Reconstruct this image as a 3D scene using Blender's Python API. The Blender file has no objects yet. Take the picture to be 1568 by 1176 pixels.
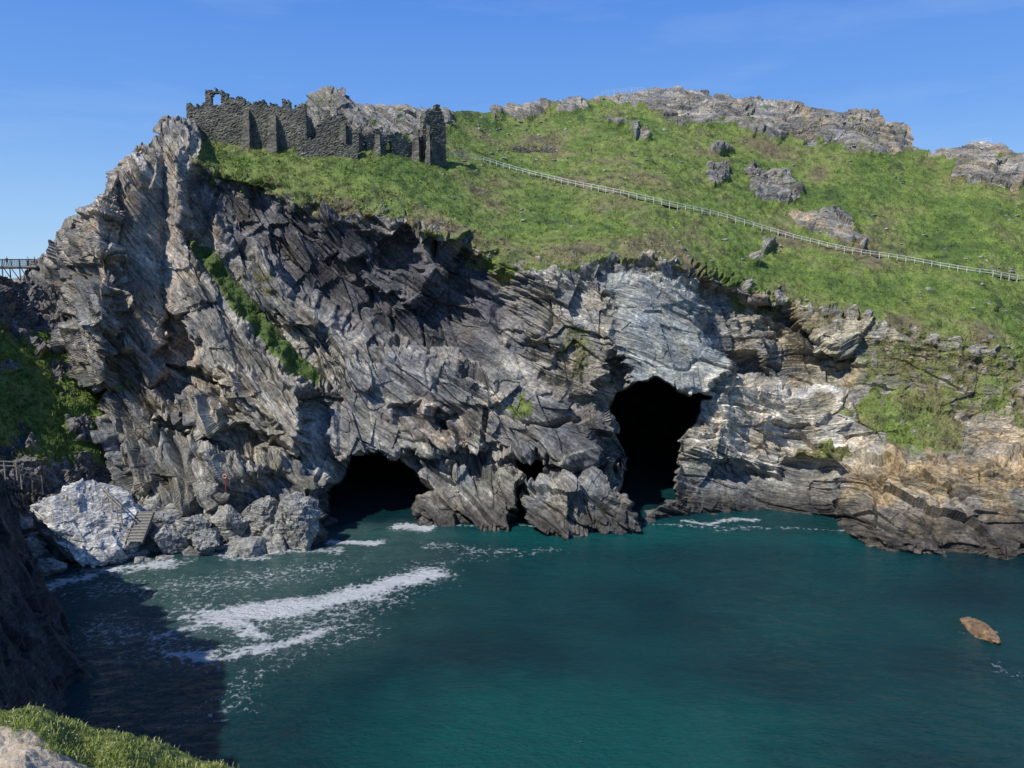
import bpy, math, random
import numpy as np
from mathutils import Vector
rng=np.random.default_rng(7); random.seed(5)
f32=np.float32
W,H,F,CH=1568.,1176.,1180.,40.
PIT=math.atan(158/1180.); SP,CP=math.sin(PIT),math.cos(PIT)
def unp(px,py,D):
    a=(np.asarray(px,float)-784)/F; b=(588-np.asarray(py,float))/F
    s=D/(CP+b*SP)
    return np.stack(np.broadcast_arrays(a*s, D+0*s, CH+s*(-SP+b*CP)),-1)
def waterD(py):
    b=(588-np.asarray(py,float))/F
    return CH/(SP-b*CP)*(CP+b*SP)
def wpt(px,py): return unp(px,py,waterD(py))[...,:2]
# ---------- noise
_p=rng.permutation(256); PT=np.concatenate([_p,_p,_p]).astype(np.int32)
G=rng.normal(size=(256,3)); G=(G/np.linalg.norm(G,axis=1)[:,None]).astype(f32)
R1=rng.random(256).astype(f32);R2=rng.random(256).astype(f32);R3=rng.random(256).astype(f32);R4=rng.random(256).astype(f32);R5=rng.random(256).astype(f32)
def perlin(x,y,z):
    x=np.asarray(x,f32);y=np.asarray(y,f32);z=np.asarray(z,f32)
    x,y,z=np.broadcast_arrays(x,y,z)
    fx=np.floor(x);fy=np.floor(y);fz=np.floor(z)
    xi=fx.astype(np.int32)&255;yi=fy.astype(np.int32)&255;zi=fz.astype(np.int32)&255
    x=x-fx;y=y-fy;z=z-fz
    u=x*x*x*(x*(x*6-15)+10);v=y*y*y*(y*(y*6-15)+10);w=z*z*z*(z*(z*6-15)+10)
    def g(i,j,k):
        h=PT[PT[PT[xi+i]+yi+j]+zi+k]
        gg=G[h]
        return gg[...,0]*(x-i)+gg[...,1]*(y-j)+gg[...,2]*(z-k)
    def l(a,b,t): return a+(b-a)*t
    return 1.5*l(l(l(g(0,0,0),g(1,0,0),u),l(g(0,1,0),g(1,1,0),u),v),l(l(g(0,0,1),g(1,0,1),u),l(g(0,1,1),g(1,1,1),u),v),w)
def fbm(x,y,z,o=4,gain=.5):
    r=0;a=1.;k=1.
    for i in range(o):
        r=r+a*perlin(x*k+i*7.3,y*k+i*3.1,z*k+i*5.7);a*=gain;k*=2.03
    return r
def vor2(x,y,seed=0):
    x=np.asarray(x,f32);y=np.asarray(y,f32)
    fx=np.floor(x).astype(np.int32);fy=np.floor(y).astype(np.int32)
    best=np.full(x.shape,9e9,f32);sec=best.copy();hb=np.zeros(x.shape,np.int32);bx=np.zeros(x.shape,f32);by=bx.copy()
    for i in(-1,0,1):
        for j in(-1,0,1):
            cx=fx+i;cy=fy+j
            h=PT[PT[(cx+seed)&255]+(cy&255)]
            dx=x-(cx+R1[h]);dy=y-(cy+R2[h]);d=dx*dx+dy*dy
            m=d<best
            sec=np.where(m,best,np.minimum(sec,d));best=np.where(m,d,best)
            hb=np.where(m,h,hb);bx=np.where(m,dx,bx);by=np.where(m,dy,by)
    return R3[hb],bx,by,hb,np.sqrt(sec)-np.sqrt(best)
def facet(x,y,seed=0,tilt=1.3):
    r,dx,dy,h,e=vor2(x,y,seed)
    return (r-.5)+tilt*((R4[h]-.5)*dx+(R5[h]-.5)*dy), e
def sst(e0,e1,x):
    t=np.clip((x-e0)/(e1-e0),0,1);return t*t*(3-2*t)
def polysd(px,py,poly):
    d=np.full(px.shape,1e9,f32);ins=np.zeros(px.shape,bool)
    n=len(poly)
    for i in range(n):
        x0,y0=poly[i];x1,y1=poly[(i+1)%n]
        ex,ey=x1-x0,y1-y0
        t=np.clip(((px-x0)*ex+(py-y0)*ey)/(ex*ex+ey*ey+1e-9),0,1)
        d=np.minimum(d,(px-x0-t*ex)**2+(py-y0-t*ey)**2)
        c=((y0>py)!=(y1>py))&(px<(x1-x0)*(py-y0)/((y1-y0) if y1!=y0 else 1e-9)+x0)
        ins^=c
    d=np.sqrt(d);return np.where(ins,d,-d)
def linedist(px,py,line):
    d=np.full(px.shape,1e9,f32)
    for (x0,y0),(x1,y1) in zip(line[:-1],line[1:]):
        ex,ey=x1-x0,y1-y0
        t=np.clip(((px-x0)*ex+(py-y0)*ey)/(ex*ex+ey*ey+1e-9),0,1)
        d=np.minimum(d,(px-x0-t*ex)**2+(py-y0-t*ey)**2)
    return np.sqrt(d)
# ---------- mesh helpers
def mesh_obj(name,verts,faces,mat=None,attrs=None,smooth=False,parent=None):
    me=bpy.data.meshes.new(name)
    verts=np.asarray(verts,f32).reshape(-1,3)
    faces=np.asarray(faces,np.int32)
    me.vertices.add(len(verts));me.vertices.foreach_set('co',verts.ravel())
    k=faces.shape[1];n=len(faces)
    me.loops.add(n*k);me.loops.foreach_set('vertex_index',faces.ravel())
    me.polygons.add(n);me.polygons.foreach_set('loop_start',np.arange(0,n*k,k,dtype=np.int32))
    me.polygons.foreach_set('loop_total',np.full(n,k,np.int32))
    me.polygons.foreach_set('use_smooth',np.full(n,smooth,bool))
    me.update(calc_edges=True)
    if attrs:
        for nm,(ty,arr) in attrs.items():
            a=me.attributes.new(nm,ty,'POINT')
            a.data.foreach_set({'FLOAT':'value','FLOAT_VECTOR':'vector','FLOAT_COLOR':'color'}[ty],np.ascontiguousarray(arr,f32).ravel())
    if mat: me.materials.append(mat)
    ob=bpy.data.objects.new(name,me);bpy.context.scene.collection.objects.link(ob)
    if parent: ob.parent=parent
    return ob
def gridfaces(nj,ni):
    idx=np.arange(nj*ni).reshape(nj,ni)
    a=idx[:-1,:-1].ravel();b=idx[:-1,1:].ravel();c=idx[1:,1:].ravel();d=idx[1:,:-1].ravel()
    return np.stack([a,b,c,d],-1)
def gnormals(Pn):
    du=np.gradient(Pn,axis=1);dv=np.gradient(Pn,axis=0)
    n=np.cross(du,dv);n/=np.linalg.norm(n,axis=-1,keepdims=True)+1e-9
    return n
def blur(a,k,axes=(0,1)):
    for ax in axes:
        for _ in range(2):
            pad=[(0,0)]*a.ndim;pad[ax]=(k+1,k)
            c=np.cumsum(np.pad(a,pad,mode='edge'),axis=ax,dtype=np.float64)
            n=a.shape[ax]
            hi=np.take(c,np.arange(2*k+1,2*k+1+n),axis=ax);lo=np.take(c,np.arange(0,n),axis=ax)
            a=(hi-lo)/(2*k+1)
    return a
def empty(name,loc=(0,0,0)):
    e=bpy.data.objects.new(name,None);e.location=loc;bpy.context.scene.collection.objects.link(e);return e
class MB:
    def __init__(s): s.v=[];s.f=[]
    def box(s,c,sx,sy,sz,ax=None):
        ax=ax or (Vector((1,0,0)),Vector((0,1,0)),Vector((0,0,1)))
        b=len(s.v);c=Vector(c)
        for i in(-1,1):
            for j in(-1,1):
                for k in(-1,1): s.v.append(c+ax[0]*i*sx/2+ax[1]*j*sy/2+ax[2]*k*sz/2)
        for q in((0,1,3,2),(4,6,7,5),(0,4,5,1),(2,3,7,6),(0,2,6,4),(1,5,7,3)): s.f.append([b+t for t in q])
    def bar(s,a,b,w,h=None):
        a=Vector(a);b=Vector(b);d=b-a;L=d.length;d.normalize()
        up=Vector((0,0,1)) if abs(d.z)<.9 else Vector((0,1,0))
        x=d.cross(up).normalized();y=x.cross(d)
        s.box((a+b)/2,L,w,h or w,(d,x,y))
    def obj(s,name,mat,parent=None):
        return mesh_obj(name,[tuple(v) for v in s.v],s.f,mat,parent=parent)
# ---------- materials
def newmat(name):
    m=bpy.data.materials.new(name);m.use_nodes=True;nt=m.node_tree
    b=nt.nodes['Principled BSDF'];return m,nt,b
def N(nt,t,**kw):
    n=nt.nodes.new(t)
    for k,v in kw.items():
        if k in n.inputs.keys(): n.inputs[k].default_value=v
        else: setattr(n,k,v)
    return n
def ramp(nt,src,stops):
    r=nt.nodes.new('ShaderNodeValToRGB');el=r.color_ramp.elements
    while len(el)<len(stops): el.new(.5)
    for e,(p,c) in zip(el,stops):
        e.position=p;e.color=(c,c,c,1) if isinstance(c,(int,float)) else (*c,1)
    nt.links.new(src,r.inputs[0]);return r.outputs[0]
def mixc(nt,a,b,fac,mode='MIX'):
    m=nt.nodes.new('ShaderNodeMix');m.data_type='RGBA';m.blend_type=mode
    for s,v in((m.inputs[0],fac),(m.inputs[6],a),(m.inputs[7],b)):
        if isinstance(v,(int,float)): s.default_value=v
        elif isinstance(v,tuple): s.default_value=(*v,1)
        else: nt.links.new(v,s)
    return m.outputs[2]
def mth(nt,op,a,b=None,c=None):
    m=nt.nodes.new('ShaderNodeMath');m.operation=op
    for s,v in zip(m.inputs,(a,b,c)):
        if v is None: continue
        if isinstance(v,(int,float)): s.default_value=v
        else: nt.links.new(v,s)
    return m.outputs[0]
def noise(nt,vec,scale,detail=4,rough=.6,dist=0):
    n=N(nt,'ShaderNodeTexNoise',Scale=scale,Detail=detail,Roughness=rough,Distortion=dist)
    if vec is not None: nt.links.new(vec,n.inputs['Vector'])
    return n.outputs[0]
def geo(nt): return nt.nodes.new('ShaderNodeNewGeometry').outputs['Position']
def attr(nt,nm,out='Fac'):
    a=nt.nodes.new('ShaderNodeAttribute');a.attribute_name=nm;return a.outputs[out]
def bump(nt,h,dist,strength=1,prev=None):
    b=nt.nodes.new('ShaderNodeBump');b.inputs['Distance'].default_value=dist;b.inputs['Strength'].default_value=strength
    nt.links.new(h,b.inputs['Height'])
    if prev is not None: nt.links.new(prev,b.inputs['Normal'])
    return b.outputs[0]
def rgba(c):
    return np.concatenate([np.asarray(c,f32),np.ones(c.shape[:2]+(1,),f32)],-1)
def grass_cols(X,Y,Z,edge=None):
    n=fbm(X/17,Y/17,Z/17+3,5,.62)*.46+.04
    if edge is not None: n=n+edge
    xs_=[-.45,-.2,-.02,.14,.28,.45]
    cs=np.array([(.045,.080,.016),(.082,.132,.022),(.118,.166,.031),(.142,.176,.042),(.155,.155,.056),(.14,.116,.062)])
    c=np.stack([np.interp(n,xs_,cs[:,i]) for i in range(3)],-1)
    m=np.clip(1+.45*fbm(X/2.2,Y/2.2,Z/2.2+7,3),.4,1.5)
    d=sst(.28,.53,fbm(X/3.6,Y/3.6,Z/3.6+17,3)*np.clip(perlin(X/25,Y/25,Z/25+2)+.75,0,1))
    c=c*m[...,None];return c*(1-d[...,None]*.65)+np.array([.035,.05,.015])*d[...,None]*.65
def big_rock(X,Y,Z):
    n=fbm(X/5,Y/5,Z/5+30,3)
    return np.stack([np.clip(1+.32*n,.6,1.4),np.clip(1+.24*n,.6,1.35),np.clip(1+.11*n,.7,1.25)],-1)
def rock_mat(name,land=True,tint=None):
    m,nt,b=newmat(name);pos=geo(nt);L=nt.links
    if land: st=attr(nt,'strata','Vector');col=attr(nt,'Col','Color')
    else:
        mp=nt.nodes.new('ShaderNodeMapping');mp.inputs['Rotation'].default_value=(0.3,.6,0);mp.inputs['Scale'].default_value=(.35,.35,1.1)
        L.new(pos,mp.inputs[0]);st=mp.outputs[0];col=tint
    s1=noise(nt,st,.9,5,.7);s2=noise(nt,st,4.2,2,.7);p2=noise(nt,pos,1.8,4,.78)
    c=mixc(nt,col,ramp(nt,s1,[(.3,(.5,.5,.51)),(.45,(.88,.88,.88)),(.55,(1.08,1.07,1.04)),(.68,(1.6,1.58,1.5))]),1.,'MULTIPLY')
    c=mixc(nt,c,ramp(nt,s2,[(.3,(.55,.55,.56)),(.5,(1,1,1)),(.68,(1.5,1.48,1.42))]),.9,'MULTIPLY')
    c=mixc(nt,c,ramp(nt,p2,[(.33,(.5,.5,.51)),(.5,(1,1,1)),(.66,(1.5,1.48,1.43))]),1.,'MULTIPLY')
    h=mth(nt,'ADD',mth(nt,'ADD',mth(nt,'MULTIPLY',s1,.9),mth(nt,'MULTIPLY',s2,.3)),mth(nt,'MULTIPLY',p2,.45))
    n=bump(nt,h,.5,1)
    if land:
        g=attr(nt,'grass');gn=noise(nt,pos,2.6,2,.7)
        gc=mixc(nt,attr(nt,'gcol','Color'),ramp(nt,gn,[(.32,(.55,.6,.55)),(.5,(1,1,1)),(.68,(1.35,1.3,1.25))]),1.,'MULTIPLY')
        gg=mth(nt,'ADD',g,mth(nt,'MULTIPLY',mth(nt,'SUBTRACT',p2,.5),1.3))
        gm=ramp(nt,gg,[(.44,0.),(.56,1.)])
        c=mixc(nt,c,gc,gm)
        n2=bump(nt,gn,.35,1)
        mx=nt.nodes.new('ShaderNodeMix');mx.data_type='VECTOR'
        L.new(gm,mx.inputs[0]);L.new(n,mx.inputs[4]);L.new(n2,mx.inputs[5]);n=mx.outputs[1]
    L.new(c,b.inputs['Base Color']);L.new(n,b.inputs['Normal'])
    b.inputs['Roughness'].default_value=.75;b.inputs['Specular IOR Level'].default_value=.35
    return m
M_land=rock_mat('cliff_and_turf')
def simple(name,col,rough=.7,metal=0,var=.3,scale=3.,bmp=.01):
    m,nt,b=newmat(name);p=geo(nt);n=noise(nt,p,scale,3,.65)
    c=mixc(nt,col,ramp(nt,n,[(.3,1-var),(.7,1+var)]),1.,'MULTIPLY')
    nt.links.new(c,b.inputs['Base Color']);b.inputs['Roughness'].default_value=rough;b.inputs['Metallic'].default_value=metal
    nt.links.new(bump(nt,n,bmp),b.inputs['Normal']);return m

# ================= ISLAND ==================
PX0,PX1,NU=-70.,1670.,1560
px=np.linspace(PX0,PX1,NU)
def cv(pts,x=None):
    p=np.array(pts,float);return np.interp(px if x is None else x,p[:,0],p[:,1])
skyl=[(-70,440),(0,432),(35,424),(43,404),(75,386),(95,350),(110,335),(155,312),(165,280),(180,255),(225,220),(246,205),(250,186),(290,184),(340,190),(430,190),(455,180),(470,152),(490,144),(520,143),(550,158),(600,163),(660,166),(700,169),(745,173),(780,164),(820,157),(850,157),(870,150),(900,151),(940,144),(985,137),(1030,140),(1080,139),(1087,147),(1150,151),(1210,156),(1232,165),(1290,171),(1320,164),(1342,167),(1355,186),(1385,191),(1397,226),(1430,230),(1470,226),(1490,216),(1530,219),(1550,236),(1568,239),(1670,250)]
ctop=[(-70,470),(0,460),(43,425),(75,400),(110,350),(155,325),(180,270),(225,235),(250,222),(290,236),(330,275),(400,287),(430,305),(480,325),(540,330),(590,326),(640,350),(700,367),(750,397),(800,410),(850,412),(900,402),(940,390),(1000,397),(1060,412),(1110,430),(1150,440),(1200,460),(1260,475),(1300,478),(1350,500),(1420,515),(1500,525),(1530,545),(1568,590),(1670,620)]
wat=[(-70,790),(100,790),(200,790),(330,806),(420,815),(480,820),(520,800),(640,796),(800,800),(870,803),(960,800),(1000,800),(1080,791),(1180,783),(1250,792),(1290,805),(1340,826),(1400,834),(1450,838),(1568,829),(1670,835)]
pyS=cv(skyl);pyC=np.maximum(cv(ctop),pyS+8);pyW=cv(wat)
DW=waterD(pyW)
DCk=cv([(-70,150),(40,148),(150,138),(250,148),(290,150),(400,147),(600,147),(750,144),(850,142),(1000,145),(1100,150),(1200,153),(1300,149),(1450,141),(1568,136),(1670,132)])
DSk=cv([(-70,156),(40,153),(150,145),(250,160),(290,175),(400,180),(470,186),(560,190),(680,210),(760,235),(900,240),(1000,240),(1200,236),(1340,228),(1400,226),(1470,215),(1568,205),(1670,200)])
DCk=np.maximum(DCk,DW+10)
sC=blur(pyC,25,(0,));sS=blur(np.minimum(pyS,pyC-20),45,(0,));DCk=blur(DCk,25,(0,));DSk=blur(DSk,45,(0,))
def Dgrass(py):
    t=(sC-py)/np.maximum(sC-sS,25);t=np.clip(t,-.5,1.35)
    return DCk+(DSk-DCk)*(.75*t+.25*t*np.abs(t))
DC=Dgrass(pyC)
nU,nCl,nG,nB=8,560,370,26
rowsPY=[];rowsD=[]
for t in np.linspace(0,1,nU,endpoint=False):
    rowsPY.append(pyW+(1-t)*34);rowsD.append(DW-(1-t)*1.0)
for t in np.linspace(0,1,nCl,endpoint=False):
    rowsPY.append(pyW+(pyC-pyW)*t);rowsD.append(DW+(DC-DW)*(t**.95))
for t in np.linspace(0,1,nG):
    y_=pyC+(pyS-pyC)*t;rowsPY.append(y_);rowsD.append(Dgrass(y_))
PY=np.array(rowsPY);DD=np.array(rowsD);PX=np.broadcast_to(px,PY.shape).copy()
PXf=PX.astype(f32);PYf=PY.astype(f32)
wx=(fbm(PXf/38,PYf/38,0*PXf+.5,3)*14).astype(f32);wy=(fbm(PXf/38+50,PYf/38,0*PXf+9.5,3)*14).astype(f32)
def msk(poly,soft,warp=1.):
    sd=polysd(PXf+wx*warp,PYf+wy*warp,poly);return sst(-soft,soft,sd)
leftedge=[(-200,300),(38,300),(43,405),(34,470),(40,520),(95,565),(150,600),(138,650),(170,700),(185,760),(180,960),(-200,960)]
relief=[
 ([(300,262),(420,300),(560,345),(700,375),(800,430),(790,500),(740,570),(640,545),(540,505),(440,440),(350,350)],22,6.),
 ([(170,250),(285,220),(300,380),(475,580),(465,690),(300,780),(180,760),(150,600),(90,520),(120,380)],22,-5.),
 ([(300,300),(345,330),(500,570),(480,590),(300,390)],6,2.0),
 ([(380,560),(470,580),(465,680),(400,640),(330,560)],8,-2.),
 ([(255,470),(285,480),(265,620),(240,600)],6,4.5),
 ([(240,640),(330,660),(460,700),(455,715),(320,690),(240,660)],6,3.5),
 ([(490,590),(600,540),(760,560),(930,640),(905,700),(800,692),(640,700),(520,702)],12,-4.),
 ([(600,620),(700,640),(690,665),(600,650)],8,2.5),
 ([(925,420),(1060,440),(1112,560),(1080,602),(960,592),(925,520)],8,-4.5),
 ([(1062,440),(1200,470),(1310,560),(1260,592),(1120,572)],12,6.),
 ([(1090,572),(1300,600),(1300,700),(1200,725),(1060,690)],12,-2.),
 ([(1270,690),(1450,700),(1700,700),(1700,880),(1330,860),(1280,800)],18,-4.),
 ([(820,400),(930,400),(930,600),(870,620),(830,560)],14,-2.),
 ([(925,560),(960,590),(950,720),(915,700)],8,3.),
 ([(1310,500),(1600,560),(1600,690),(1480,690),(1290,600)],25,2.),
 ([(640,705),(790,735),(785,820),(640,820)],8,-3.),
 ([(812,745),(950,740),(990,820),(870,825),(820,800)],8,-5.),
 ([(320,715),(420,700),(500,730),(510,840),(430,850),(330,800)],10,-5.),
 ([(640,340),(720,360),(700,400),(660,430),(630,380)],8,-5.),
 ([(480,330),(600,350),(580,400),(500,390)],8,-3.),
 ([(560,400),(660,420),(640,470),(540,440)],8,-3.),
 ([(110,430),(190,430),(180,520),(100,500)],10,-2.5),
]
for poly,soft,off in relief: DD+=msk(poly,soft)*off
Base=unp(PX,PY,DD)
sk=Base[-1];back=[]
for t in np.linspace(0,1,nB+1)[1:]:
    d=70*t**1.6;back.append(sk+np.stack([0*d+0*px,d+0*px,-(d*.9*min(1,t*2.2))+0*px],-1))
Base=np.concatenate([Base,np.array(back)],0)
NJ=Base.shape[0];nb=nB
def padb(a,v=None): return np.concatenate([a,np.repeat(a[-1:],nb,0)],0)
Nn=gnormals(blur(Base,14))
s=np.sign((Nn*np.array([0,-1,.5])).sum(-1,keepdims=True));Nn*=np.where(s==0,1,s)
X,Y,Z=[Base[...,i].astype(f32) for i in range(3)]
xs=np.linspace(-130,160,600)
ang=np.radians(np.interp(xs,[-100,-60,-38,-18,8,22,38,60,100],[50,50,46,38,34,24,10,9,15]))
gt=np.concatenate([[0],np.cumsum(-np.tan(ang[:-1])*np.diff(xs))]);Lt=np.concatenate([[0],np.cumsum(np.diff(xs)/np.cos(ang[:-1]))])
warp=fbm(X/34,Y/34,Z/34,2)
S=(Z-np.interp(X,xs,gt)+.2*Y+warp*3.5)*.85
S=S.astype(f32)
T=(np.interp(X,xs,Lt)-Z*.3+.3*Y).astype(f32)
a1,e1=facet(T/12,S/6.,3);a2,e2=facet(T/5.5,S/2.1,11,1.15);a3,e3=facet(T/2.4,S/.9,29,1.1);a4,e4=facet(X/6+Y/7,Z/7,57,1.7);a5,_=facet(X/2.6+Y/3,Z/2.9,77,1.4)
rugged=np.clip(.65+1.4*perlin(X/13,Y/13,Z/11+9),.1,1.3)
am=np.clip(.65+1.5*perlin(X/15+5,Y/15,Z/15+19),.1,1.4)
am2=np.clip(.6+1.8*perlin(X/9+25,Y/9,Z/9+19),.05,1.35)
sw1=S/4.6+.3*perlin(T/14,S/12,Y/12);sw2=S/1.3+.3*perlin(T/8,S/5,Y/8);sw3=S/.5+.25*perlin(T/4,S/2,Y/4)
def saw(v):
    f=v-np.floor(v);return np.where(f<.85,f/.85,(1-f)/.15)-.5
blockm=sst(-.15,.25,perlin(X/17+3,Y/17,Z/14+51))
rockd=(2.6*fbm(X/20,Y/20,Z/20,2)+2.0*a1+2.0*a4+rugged*(.95*a2+.33*a3)+blockm*.6*a5
       +1.5*am*saw(sw1)+.8*am2*saw(sw2)+.24*saw(sw3)*am2+.11*fbm(X/1.3,Y/1.3,Z/1.3,3))
deep=-np.exp(-(perlin(T/18,S/4.5,Y/14+3)/.06)**2)*2.2*np.clip(perlin(X/18+4,Y/18,Z/18)+.45,0,1)
joint=-np.exp(-(perlin(X/5+Z/16+7,Y/9,Z/22)/.05)**2)*1.4*np.clip(perlin(X/22+14,Y/18,Z/18)+.3,0,1)
rockd=rockd+deep+joint
nz=fbm(PXf/16,PYf/16,0*PXf+3,4)
up=(padb(pyC[None,:]-PYf+0*PXf))
gr=sst(-10,10,up+padb(nz)*22)
rockmask=np.zeros_like(PXf)
rockpol=[
 ([(900,152),(985,125),(1345,155),(1402,190),(1402,234),(1330,228),(1250,222),(1180,212),(1110,190),(1040,192),(990,166),(940,160)],7),
 ([(760,150),(900,140),(905,165),(860,176),(845,168),(800,180),(758,182)],6),
 ([(1135,262),(1180,255),(1210,262),(1235,292),(1205,308),(1180,312),(1150,300)],6),
 ([(1200,325),(1285,325),(1335,372),(1325,380),(1270,368),(1225,350)],6),
 ([(1070,264),(1115,258),(1120,278),(1082,282)],4),
 ([(1088,222),(1122,224),(1126,234),(1092,232)],3),
 ([(962,203),(1002,205),(1002,212),(965,213)],4),
 ([(930,186),(985,190),(980,197),(932,194)],3),
 ([(1395,228),(1490,210),(1700,230),(1700,292),(1560,290),(1500,282),(1455,275),(1470,252),(1425,240)],7),
 ([(455,175),(490,135),(540,135),(700,160),(690,200),(640,215),(480,200)],8),
 ([(235,170),(310,170),(305,230),(240,240)],8),
 ([(1160,368),(1185,368),(1186,380),(1165,382)],3),
 ([(1143,397),(1163,397),(1163,405),(1145,405)],3),
 ([(1500,468),(1525,468),(1520,476)],3)]
for p,sf in rockpol: rockmask=np.maximum(rockmask,msk(p,sf,.7))
rk=padb(rockmask)
rkn=padb(fbm(PXf/20,PYf/10,0*PXf+31,3))
gr=gr*(1-np.clip(rk*1.25-1.1*np.clip(rkn+.05,0,1)*(rk>.02),0,1))
strip=[(292,366),(322,378),(400,470),(440,520),(492,572),(488,590),(455,570),(420,535),(360,470),(330,425)]
gpol=[(strip,5,1.3,.25),([(768,614),(800,606),(822,640),(790,656)],10,.7,.9),
 ([(862,488),(905,500),(912,580),(885,590),(860,540)],12,.55,.9),([(1282,640),(1330,595),(1440,590),(1480,640),(1470,690),(1370,685)],14,.95,.9),
 ([(1205,690),(1270,672),(1310,690),(1240,702)],5,.85,.9),([(1310,500),(1560,530),(1600,690),(1500,640),(1400,600),(1310,590)],30,.62,.9),
 ([(690,372),(800,405),(780,440),(720,410)],10,.8,.9),([(360,405),(420,420),(450,480),(400,450)],10,.5,.9),([(190,330),(240,335),(230,360),(180,355)],12,.4,.9),
 ([(230,215),(300,225),(300,250),(220,240)],10,.45,.9),([(1100,440),(1300,480),(1300,520),(1100,470)],16,.5,.9),([(150,560),(200,570),(215,600),(160,610)],10,.5,.9)]
gx=np.zeros_like(PXf)
for p,sf,w,wr in gpol: gx=np.maximum(gx,msk(p,sf,wr)*w)
gx=padb(gx*np.clip(1.+.6*nz,0.2,1.3));
gr=gr*padb(sst(205,300,PXf)*.8+.2)
gr=np.clip(np.maximum(gr,gx),0,1)
smooth_face=padb(msk([(945,425),(1065,445),(1100,560),(1080,596),(965,585),(940,520)],14,.6))
slabs=np.zeros_like(PXf)
for p in [[(380,560),(470,590),(460,680),(390,640)],[(300,470),(350,480),(360,560),(300,560)],[(520,480),(700,560),(700,620),(560,590)],[(480,620),(640,600),(640,690),(500,690)],[(190,390),(290,400),(280,520),(200,520)],[(190,250),(290,250),(300,440),(180,440)],[(650,715),(780,740),(775,790),(650,790)],[(1060,720),(1250,740),(1250,785),(1070,785)],[(640,480),(780,500),(850,600),(720,560)],[(320,400),(360,420),(420,500),(380,520)]]:
    slabs=np.maximum(slabs,msk(p,14,.9))
slabs=padb(slabs)
amp=(1-gr)*(1-.7*smooth_face)*(1-.55*slabs)
hill=sst(0,30,up)
amp=amp*(1-.4*hill)
disp=amp*rockd+ rk*hill*1.3*(1-.5*gx) + gr*(.6*fbm(X/6,Y/6,Z/6,3)+.22*perlin(X/1.1,Y/1.1,Z/1.1)-.2*(gx>.3))
Pn=Base+Nn*disp[...,None]
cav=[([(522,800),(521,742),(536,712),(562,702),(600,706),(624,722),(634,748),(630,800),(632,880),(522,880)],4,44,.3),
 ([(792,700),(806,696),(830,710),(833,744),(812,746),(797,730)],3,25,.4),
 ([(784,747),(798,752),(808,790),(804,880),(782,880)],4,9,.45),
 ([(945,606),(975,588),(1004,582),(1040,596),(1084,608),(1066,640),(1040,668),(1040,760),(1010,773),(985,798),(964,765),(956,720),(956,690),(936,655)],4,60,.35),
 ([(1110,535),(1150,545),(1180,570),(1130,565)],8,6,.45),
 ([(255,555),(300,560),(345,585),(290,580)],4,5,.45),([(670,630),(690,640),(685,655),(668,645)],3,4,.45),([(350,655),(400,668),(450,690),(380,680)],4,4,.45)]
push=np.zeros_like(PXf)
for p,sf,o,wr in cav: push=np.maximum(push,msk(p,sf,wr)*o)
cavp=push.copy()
le=msk(leftedge,5,.5)*34
push=padb(np.maximum(push,le));push[-nb:]=push[-nb-1]
C=np.array([0,0,CH]);ray=Pn-C;ray/=np.abs(ray[...,1:2])
Pn=Pn+ray*push[...,None]
def colz(base,items):
    c=np.zeros(PXf.shape+(3,),f32)+np.array(base,f32)
    for poly,sf,cc,w in items:
        m=(msk(poly,sf,2.)*w)[...,None];c=c*(1-m)+np.array(cc,f32)*m
    return c
dark=[(300,262),(560,330),(760,400),(800,500),(720,600),(560,520),(440,440),(340,350)]  # dark slate under the turf, deepened in colour for the overhang's shade
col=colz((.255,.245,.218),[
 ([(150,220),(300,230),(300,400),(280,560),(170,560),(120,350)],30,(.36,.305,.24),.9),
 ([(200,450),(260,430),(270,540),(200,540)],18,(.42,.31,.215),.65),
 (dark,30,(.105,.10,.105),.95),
 ([(480,600),(640,520),(760,600),(900,640),(880,700),(640,700),(500,680)],30,(.225,.22,.208),.8),
 ([(280,290),(330,300),(330,400),(290,370)],12,(.33,.25,.175),.6),
 ([(250,560),(470,560),(470,700),(300,700)],25,(.32,.295,.245),.8),
 ([(560,600),(700,620),(740,690),(640,690)],20,(.28,.22,.17),.5),
 ([(930,410),(1070,430),(1110,560),(1080,610),(950,590)],14,(.32,.33,.30),.95),
 ([(820,400),(930,400),(930,520),(850,520)],25,(.33,.315,.28),.7),
 ([(850,520),(930,520),(940,640),(860,620)],25,(.30,.26,.205),.6),
 ([(1110,440),(1300,480),(1560,540),(1560,600),(1300,590),(1180,540)],25,(.29,.265,.20),.9),
 ([(1085,570),(1300,600),(1310,690),(1200,730),(1060,720)],20,(.52,.485,.41),.95),
 ([(1060,700),(1280,720),(1280,790),(1070,790)],15,(.22,.22,.205),.75),
 ([(1270,690),(1420,690),(1600,700),(1600,770),(1330,770)],18,(.36,.26,.135),.85),
 ([(1280,765),(1400,775),(1600,770),(1600,860),(1300,860)],14,(.17,.145,.115),.85),
 ([(1450,600),(1600,600),(1600,700),(1480,700)],18,(.33,.275,.195),.8),
 ([(140,600),(320,690),(520,700),(520,830),(150,830)],25,(.21,.205,.185),.7),
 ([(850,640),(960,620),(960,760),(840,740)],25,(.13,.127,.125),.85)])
hz=sst(0,20,(pyC[None,:]-PYf))[...,None];col=col*(1-hz)+np.array([.20,.187,.162],f32)*hz
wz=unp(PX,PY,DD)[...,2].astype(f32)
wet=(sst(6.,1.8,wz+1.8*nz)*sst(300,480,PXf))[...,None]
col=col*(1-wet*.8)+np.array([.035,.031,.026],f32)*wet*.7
cavd=sst(6,16,cavp)[...,None];col=col*(1-cavd)+np.array([.035,.035,.033],f32)*cavd  # cave interiors coloured near black to deepen their shade
col=padb(col)
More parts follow.
